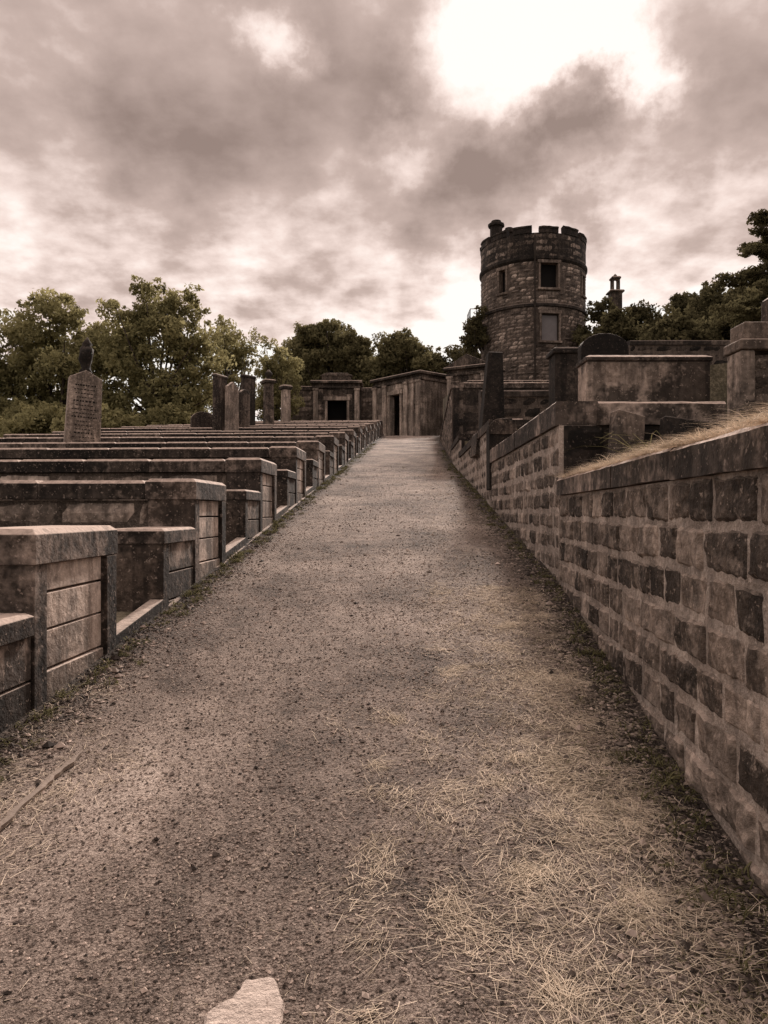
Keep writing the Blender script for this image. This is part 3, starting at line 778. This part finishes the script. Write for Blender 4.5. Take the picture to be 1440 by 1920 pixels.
for i, (sx, sy, hh, ww) in enumerate(sh):
    tree('shrub', 'shrub', 'dense dark hillside shrub with ragged top', sx, sy, bank(sx, sy)-.3,
         [(0, 0, hh*.42, ww, ww*.8, hh*.45), (R(-.6, .6), 0, hh*.70, ww*.6, ww*.5, hh*.34)], 56, .66, 170, .12, .1, M_LEAF2, SG, 30+i, .35)
for i, (sx, sy, hh, ww) in enumerate([(-26, 36, 2.6, 2.8), (-21, 34, 2.4, 2.6), (-16.8, 35, 2.2, 2.4), (-13.2, 34, 2.0, 2.2), (-15, 26, 1.3, 1.6), (-18, 30, 2.0, 2.4), (-10.3, 36, 1.9, 1.9)]):
    tree('shrub', 'shrub', 'leafy undergrowth shrub beneath the trees', sx, sy, gz(sx, sy)-.2,
         [(0, 0, hh*.45, ww, ww*.7, hh*.5)], 44, .65, 170, .11, .08, M_LEAF, 'undergrowth shrubs beneath the trees', 50+i, .3)
random.seed(5); rng = np.random.default_rng(5)
cx, cy = 14.7, 27.0; cz = bank(cx, cy)
e = thing('pine_tree', 'dark pine tree with layered drooping branches', 'tree', (cx, cy, cz))
t = MB(); t.tube([(0, 0, -.4), (.1, 0, 2.5), (0, .1, 5.2)], [.26, .18, .05], 9)
cs = []
for k in range(46):
    hz_ = 1.5+R(0, 3.6); an = R(0, 6.28); ln = (5.6-hz_)*.55+.6
    tip = Vector((math.cos(an)*ln, math.sin(an)*ln, hz_-.1*ln+.25)); s = Vector((0, 0, hz_))
    t.tube([s, s.lerp(tip, .5)+Vector((0, 0, .15)), tip], [.05, .035, .01], 5)
    for q in np.linspace(.3, 1, 6):
        p = s.lerp(tip, q); cs.append((p.x+R(-.15, .15), p.y+R(-.15, .15), p.z+.08))
t.obj('trunk', M_BARK, e, smooth=True)
cs = np.array(cs); V, F, T = leaves(cs, np.full(len(cs), .36), 110, .075, .4)
mesh_obj('crown', V, F, M_LEAF2, T, e, fix=False)

# ------------------------------------------------------------ ground litter
rng = np.random.default_rng(3); random.seed(3)
def pathz(x, y):
    return 0.139*y+0.008+und(x, y)
def pebbles(N, y, smul, edge=False):
    lx = -1.93+.0433*y; rx = np.where(y < 6.5, 1.54+(y-6.5)*.08, 1.54+(y-6.5)*.028)
    if edge:
        side = rng.random(N) < .65
        off = np.abs(rng.normal(0, .22, N))
        x = np.where(side, rx-off-.02, lx+off*.8+.04)
    else: x = lx+(rx-lx)*rng.random(N)
    s = (.0019+.0042*rng.random(N)**2.8)*smul
    s = np.where(rng.random(N) < .010, s*2.2, s)
    z = pathz(x, y)+s*.3
    base = np.array([(1, 0, 0), (0, 1, 0), (-1, 0, 0), (0, -1, 0), (0, 0, .75), (0, 0, -.6)], float)
    an = rng.random(N)*6.28; ca, sa = np.cos(an), np.sin(an)
    bx = base[None, :, :]*(1+.45*(rng.random((N, 6, 1))-.5)); bx = bx*np.stack([1+.6*rng.random(N), np.ones(N), np.ones(N)], 1)[:, None, :]
    vx = bx[..., 0]*ca[:, None]-bx[..., 1]*sa[:, None]; vy = bx[..., 0]*sa[:, None]+bx[..., 1]*ca[:, None]
    V = np.stack([x[:, None]+vx*s[:, None], y[:, None]+vy*s[:, None], z[:, None]+bx[..., 2]*s[:, None]], -1).reshape(-1, 3)
    fb = np.array([(0, 1, 4), (1, 2, 4), (2, 3, 4), (3, 0, 4), (1, 0, 5), (2, 1, 5), (3, 2, 5), (0, 3, 5)])
    F = (fb[None]+(np.arange(N)*6)[:, None, None]).reshape(-1, 3)
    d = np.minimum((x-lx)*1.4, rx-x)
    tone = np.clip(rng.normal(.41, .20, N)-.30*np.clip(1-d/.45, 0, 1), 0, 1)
    return V, F, np.repeat(tone, 8)
def merge(L):
    V = []; F = []; T = []; o = 0
    for v, f, t in L: V.append(v); F.append(f+o); T.append(t); o += len(v)
    return np.vstack(V), np.vstack(F), np.concatenate(T)
N = 85000
yy = 1.2+np.minimum(rng.exponential(3.2, N), 30)
L1 = pebbles(N, yy, 1+.07*(yy-1.2))
N = 18000
yy = 1.2+np.minimum(rng.exponential(3.4, N), 30)
L2 = pebbles(N, yy, 2.0+.08*(yy-1.2), True)
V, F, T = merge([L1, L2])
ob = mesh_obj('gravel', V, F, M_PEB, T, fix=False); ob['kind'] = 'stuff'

def blades(P, head, length, width, rise, curve, tone):
    n = len(P); K = 4
    pts = np.zeros((n, K+1, 3)); pts[:, 0] = P
    a = head.copy(); el = rise.copy()
    for k in range(K):
        st = length/K
        pts[:, k+1, 0] = pts[:, k, 0]+np.cos(a)*np.cos(el)*st
        pts[:, k+1, 1] = pts[:, k, 1]+np.sin(a)*np.cos(el)*st
        pts[:, k+1, 2] = pts[:, k, 2]+np.sin(el)*st
        a = a+curve; el = el-rise*0.45
    side = np.stack([-np.sin(head), np.cos(head), np.full(n, .15)], 1)
    V = []
    for k in range(K+1):
        w = (width*(1-.8*k/K))[:, None]*side*.5
        V.append(pts[:, k]-w); V.append(pts[:, k]+w)
    V = np.stack(V, 1).reshape(-1, 3)
    f = np.array([(2*k, 2*k+1, 2*k+3, 2*k+2) for k in range(K)])
    F = (f[None]+(np.arange(n)*(2*K+2))[:, None, None]).reshape(-1, 4)
    return V, F, np.repeat(tone, K)
parts = []
clumps = []
for _ in range(330):
    yy = 1.45+R(0, 1)**1.1*5.0; xx = wallx(yy)-.24-abs(random.gauss(.16, .34)); clumps.append((xx, yy, R(.02, .12), int(R(30, 135))))
for _ in range(16):
    yy = R(1.8, 3.8); xx = R(-.05, .5); clumps.append((xx, yy, R(.02, .05), int(R(50, 110))))
for _ in range(110):
    yy = R(5, 28); xx = wallx(yy)-R(.2, 1.0); clumps.append((xx, yy, R(.1, .35), 60))
for _ in range(22):
    yy = R(2.2, 4.6); xx = leftx(yy)+abs(random.gauss(.15, .2)); clumps.append((xx, yy, R(.04, .11), int(R(40, 90))))
clumps += [(-1.28, 3.0, .10, 170), (-1.2, 3.2, .10, 130), (-1.42, 2.75, .08, 120), (-1.35, 2.9, .06, 120), (-.02, 2.45, .045, 120), (-.02, 2.95, .04, 80), (.05, 1.75, .06, 60)]
for (cx, cy, sp, n) in clumps:
    h0 = R(0, 6.28); bt = R(.35, .78)
    px = cx+rng.normal(size=n)*sp; py = cy+rng.normal(size=n)*sp*1.2
    px = np.minimum(px, wallx(cy)-.06)
    hd = h0+rng.normal(size=n)*.7
    P = np.stack([px, py, pathz(px, py)+.002+.008*rng.random(n)], 1)
    ln = .018+.105*rng.random(n)**1.8
    parts.append(blades(P, hd, ln, .0010+.0012*rng.random(n)+.0002*cy, .139*np.sin(hd)+.09*rng.random(n), rng.normal(size=n)*.08, np.clip(rng.normal(bt, .25, n), 0, 1)))
n = 11000
py = 1.4+rng.random(n)**1.3*14; px = -1.5+2.95*rng.random(n)**.6
P = np.stack([px, py, pathz(px, py)+.005], 1); hd = rng.random(n)*6.28
parts.append(blades(P, hd, .010+.06*rng.random(n)**2.2, .0010+.0010*rng.random(n)+.00015*py, .139*np.sin(hd)+.08*rng.random(n), rng.normal(size=n)*.1, np.clip(rng.normal(.45, .22, n), 0, 1)))
V, F, T = merge(parts); ob = mesh_obj('dry_grass_litter', V, F, M_STRAW, T, fix=False); ob['kind'] = 'stuff'

parts = []
for _ in range(900):
    yy = R(1.6, 6.2); xx = wallx(yy)-.01+abs(random.gauss(.10, .34)); n = int(R(16, 56))
    hp = max(0, min(1, (xx-wallx(yy))*3.0))*max(.15, .65+.9*noise.noise(Vector((yy*1.3, xx*2, 2))))
    zb = 1.832
    h0 = R(0, 6.28)
    px = xx+rng.normal(size=n)*.04; py = yy+rng.normal(size=n)*.06
    P = np.stack([px, py, zb+(.008+.12*hp)*rng.random(n)], 1)
    parts.append(blades(P, h0+rng.normal(size=n)*.8, .04+.13*rng.random(n)**1.4, .0020+.0024*rng.random(n), R(.1, .9)*rng.random(n)-.05, rng.normal(size=n)*.2, np.clip(rng.normal(R(.5, .9), .22, n), 0, 1)))
for _ in range(420):
    yy = R(6.8, 34); xx = wallx(yy)+.4+R(0, 6); n = 22
    px = xx+rng.normal(size=n)*.12; py = yy+rng.normal(size=n)*.12
    P = np.stack([px, py, np.full(n, bank(xx, yy))], 1)
    parts.append(blades(P, rng.random(n)*6.28, .12+.22*rng.random(n), .005+.004*rng.random(n), .7+.7*rng.random(n), rng.normal(size=n)*.2, rng.random(n)))
V, F, T = merge(parts); ob = mesh_obj('terrace_dry_grass', V, F, M_STRAW, T, fix=False); ob['kind'] = 'stuff'

parts = []
def tuft(xx, yy, zz, n, l0, l1, w=.004):
    px = xx+rng.normal(size=n)*.02; py = yy+rng.normal(size=n)*.02
    P = np.stack([px, py, np.full(n, zz)], 1)
    parts.append(blades(P, rng.random(n)*6.28, l0+(l1-l0)*rng.random(n), w*(.7+.6*rng.random(n)), .5+.9*rng.random(n), rng.normal(size=n)*.25, rng.random(n)))
for _ in range(400):
    yy = 1.4+R(0, 1)**1.5*26; xx = wallx(yy)-.03-abs(random.gauss(0, .10)); tuft(xx, yy, G(yy)+.02, 13, .02, .10, .0045+.0005*yy)
for _ in range(250):
    yy = 1.45+R(0, 3.4); xx = wallx(yy)-.05-abs(random.gauss(.05, .25)); tuft(xx, yy, G(yy)+.015, 12, .015, .05, .0045)
for _ in range(460):
    yy = 2.4+R(0, 1)**1.3*30; xx = leftx(yy)+.04+abs(random.gauss(0, .09)); tuft(xx, yy, G(yy)+.02, 15, .03, .10, .005+.0005*yy)
for _ in range(300):
    yy = R(3, 40); xx = leftx(yy)-.4-R(0, 8); tuft(xx, yy, G(yy), 16, .08, .3, .010)
for _ in range(60):
    aa = R(-1.5, 1.5); rr = TR+.2+R(0, .6); xx = TX+rr*math.sin(aa); yy = TY-rr*math.cos(aa); tuft(xx, yy, bank(xx, yy), 22, .3, .9, .04)
for _ in range(80):
    yy = R(3.0, 6.2); xx = wallx(yy)+.3+R(0, 1.3); tuft(xx, yy, 1.80, 12, .08, .24, .006)
for (xx, yy, zz) in [(1.98, 5.6, 1.8), (2.1, 5.4, 1.8), (2.05, 5.7, 1.8), (2.9, 6.0, 1.8), (3.2, 6.1, 1.9), (1.62, 4.6, 1.85), (1.9, 4.9, 1.85), (3.0, 7.2, 2.3), (3.3, 7.0, 2.3)]:
    tuft(xx, yy, zz, 28, .2, .5, .009)
V, F, T = merge(parts); ob = mesh_obj('green_weeds', V, F, M_WEED, T, fix=False); ob['kind'] = 'stuff'

a = MB(); n = 22; p0 = Vector((-1.42, 2.60, pathz(-1.42, 2.60)+.014)); p1 = Vector((-1.33, 3.25, pathz(-1.33, 3.25)+.012))
for i in range(n+1):
    c = p0.lerp(p1, i/n); w = .013*(1+.8*noise.noise(Vector((i*.6, 0, 0))))*(1 if i < n-3 else (n+1-i)/4); h = .008
    wx = .022*noise.noise(Vector((i*.16, 5, 0)))+.008*noise.noise(Vector((i*.9, 2, 0)))
    for dx, dz in ((-w, -h), (w, -h), (w, h), (0, h*1.3), (-w, h)): a.v.append((c.x+dx-p0.x+wx, c.y-p0.y, c.z+dz-p0.z))
for i in range(n):
    for k in range(5): a.f.append((i*5+k, (i+1)*5+k, (i+1)*5+(k+1) % 5, i*5+(k+1) % 5)); a.t.append(.5)
a.f += [tuple(range(5)), tuple(n*5+k for k in range(5))]; a.t += [.5, .5]
ob = a.obj('timber_stick', M_WOOD, loc=p0); tag(ob, 'weathered broken timber stick lying at gravel path edge', 'stick')
def flatstone(x, y, outline, h, label, mat, seed):
    a = MB(); zb = pathz(x, y); pts = []
    for i in range(len(outline)):
        p, q = outline[i], outline[(i+1) % len(outline)]
        for s in (0, .25, .5, .75):
            u = (p[0]+(q[0]-p[0])*s, p[1]+(q[1]-p[1])*s)
            pts.append((u[0]+.008*noise.noise(Vector((u[0]*70, u[1]*70, seed))), u[1]+.008*noise.noise(Vector((u[0]*70, u[1]*70, 5+seed)))))
    n = len(pts)
    for lv, (f, zz) in enumerate([(1.04, -.02), (1.0, h*.5), (.94, h), (.55, h*1.2)]):
        for k, (px_, py_) in enumerate(pts):
            a.v.append((px_*f, py_*f, zz+.139*py_*f+(.005*noise.noise(Vector((px_*30, py_*30, lv+seed))) if lv else 0)))
    for lv in range(3):
        for k in range(n):
            k2 = (k+1) % n; a.f.append((lv*n+k, lv*n+k2, (lv+1)*n+k2, (lv+1)*n+k)); a.t.append(.6)
    a.f.append(tuple(3*n+k for k in range(n))); a.t.append(.6)
    ob = a.obj('flat_stone', mat, loc=(x, y, zb)); tag(ob, label, 'stone')
flatstone(-.34, 1.87, [(-.10, -.12), (.09, -.13), (.082, .04), (.045, .125), (-.03, .115), (-.055, .055), (-.115, .0)], .012, 'pale angular flat stone half buried in the gravel path', M_PALE, 3.7)

# ------------------------------------------------------------ sky, sun, camera
sun_dir = Vector((280, 1387, 790)).normalized()
sel = math.asin(sun_dir.z); saz = math.atan2(sun_dir.x, sun_dir.y)
W = bpy.data.worlds.new('World'); SC.world = W; W.use_nodes = True
nt = NT(W.node_tree); nt.n.clear()
out = nt.new('ShaderNodeOutputWorld')
sky = nt.new('ShaderNodeTexSky'); sky.sky_type = 'NISHITA'; sky.sun_disc = False
sky.sun_elevation = sel; sky.sun_rotation = saz; sky.dust_density = 0.5
hs = nt.new('ShaderNodeHueSaturation'); hs.inputs['Saturation'].default_value = 0.15; nt.link(sky.outputs[0], hs.inputs['Color'])
skc = nt.mix(1.0, hs.outputs[0], (.06, .05, .044), 'MULTIPLY')
bg1 = nt.new('ShaderNodeBackground'); bg1.inputs[1].default_value = 0.05; nt.link(skc, bg1.inputs[0])
tc = nt.new('ShaderNodeTexCoord'); D = tc.outputs['Generated']
sp = nt.new('ShaderNodeSeparateXYZ'); nt.link(D, sp.inputs[0])
zc = nt.math('MAXIMUM', sp.outputs[2], 0.0)
den = nt.math('ADD', zc, 0.26)
cv = nt.new('ShaderNodeCombineXYZ')
nt.link(nt.math('DIVIDE', sp.outputs[0], den), cv.inputs[0]); nt.link(nt.math('DIVIDE', sp.outputs[1], den), cv.inputs[1])
P = cv.outputs[0]
nb = nt.noise(P, 2.1, 8, .50)
ns = nt.noise(P, 9.0, 5, .55)
wd = nt.noise(D, 6.0, 7, .62, 0, 'Color')
Dw = nt.vmath('ADD', D, nt.vmath('SCALE', nt.vmath('SUBTRACT', wd, (.5, .5, .5)), scale=0.28))
elev = nt.maprange(zc, 0.20, 0.46, -0.10, 0.20)
Cc = nt.math('ADD', elev, nt.math('MULTIPLY', nt.math('SUBTRACT', nb, .5), 2.1))
# fine broken texture mostly in the thinner low cloud
fine = nt.maprange(zc, 0.20, 0.50, 1.1, 0.55)
Cc = nt.math('ADD', Cc, nt.math('MULTIPLY', nt.math('SUBTRACT', ns, .5), fine))
Cc = nt.math('ADD', Cc, 0.03)
masses = [(-.36, .60, .32, .22), (-.12, .55, .24, .28), (-.32, .44, .18, .12), (.10, .50, .12, .24), (-.02, .66, .14, .22),
          (.22, .56, .09, .55), (.29, .48, .10, .34), (.45, .53, .15, .30), (.10, .41, .09, .24),
          (.14, .61, .085, -.52), (.21, .675, .07, -.50), (.30, .665, .07, -.55), (.345, .58, .055, -.52), (.15, .53, .055, -.48), (.03, .48, .055, -.50),
          (-.13, .67, .045, -.48), (-.49, .47, .13, -.28), (.41, .42, .09, -.22)]
for (tx, tz, r, w) in masses:
    d = Vector((tx, 1, tz)).normalized()
    dist = nt.vmath('DISTANCE', Dw, tuple(d))
    Cc = nt.math('ADD', Cc, nt.maprange(dist, 0.0, r*1.6, w, 0.0))
col = nt.ramp(Cc, [(0.0, (1.0, .95, .905)), (0.10, (1.0, .875, .81)), (0.24, (.86, .70, .64)), (0.46, (.55, .424, .378)), (0.90, (.29, .213, .186))])
zen = nt.maprange(zc, .56, .85, 1.0, 2.3)
bak = nt.maprange(sp.outputs[1], -.3, .5, .70, 1.0)
colb = nt.vmath('SCALE', col, scale=nt.math('MULTIPLY', zen, bak))
bg2 = nt.new('ShaderNodeBackground'); nt.link(colb, bg2.inputs[0]); bg2.inputs[1].default_value = 1.04
ad = nt.new('ShaderNodeAddShader'); nt.link(bg1.outputs[0], ad.inputs[0]); nt.link(bg2.outputs[0], ad.inputs[1]); nt.link(ad.outputs[0], out.inputs[0])

sl = bpy.data.lights.new('sun', 'SUN'); sl.energy = 5.0; sl.angle = math.radians(5); sl.color = (1, .885, .80)
so = bpy.data.objects.new('sun', sl); SC.collection.objects.link(so)
so.rotation_euler = (-sun_dir).to_track_quat('-Z', 'Y').to_euler(); so.location = (10, 40, 40)

cam = bpy.data.cameras.new('camera'); cam.sensor_fit = 'VERTICAL'; cam.sensor_height = 36; cam.sensor_width = 27; cam.lens = 26; cam.clip_end = 3000; cam.clip_start = .05
co = bpy.data.objects.new('camera', cam); SC.collection.objects.link(co)
co.location = (0, 0, 1.55); co.rotation_euler = (math.radians(90), 0, 0)
SC.camera = co
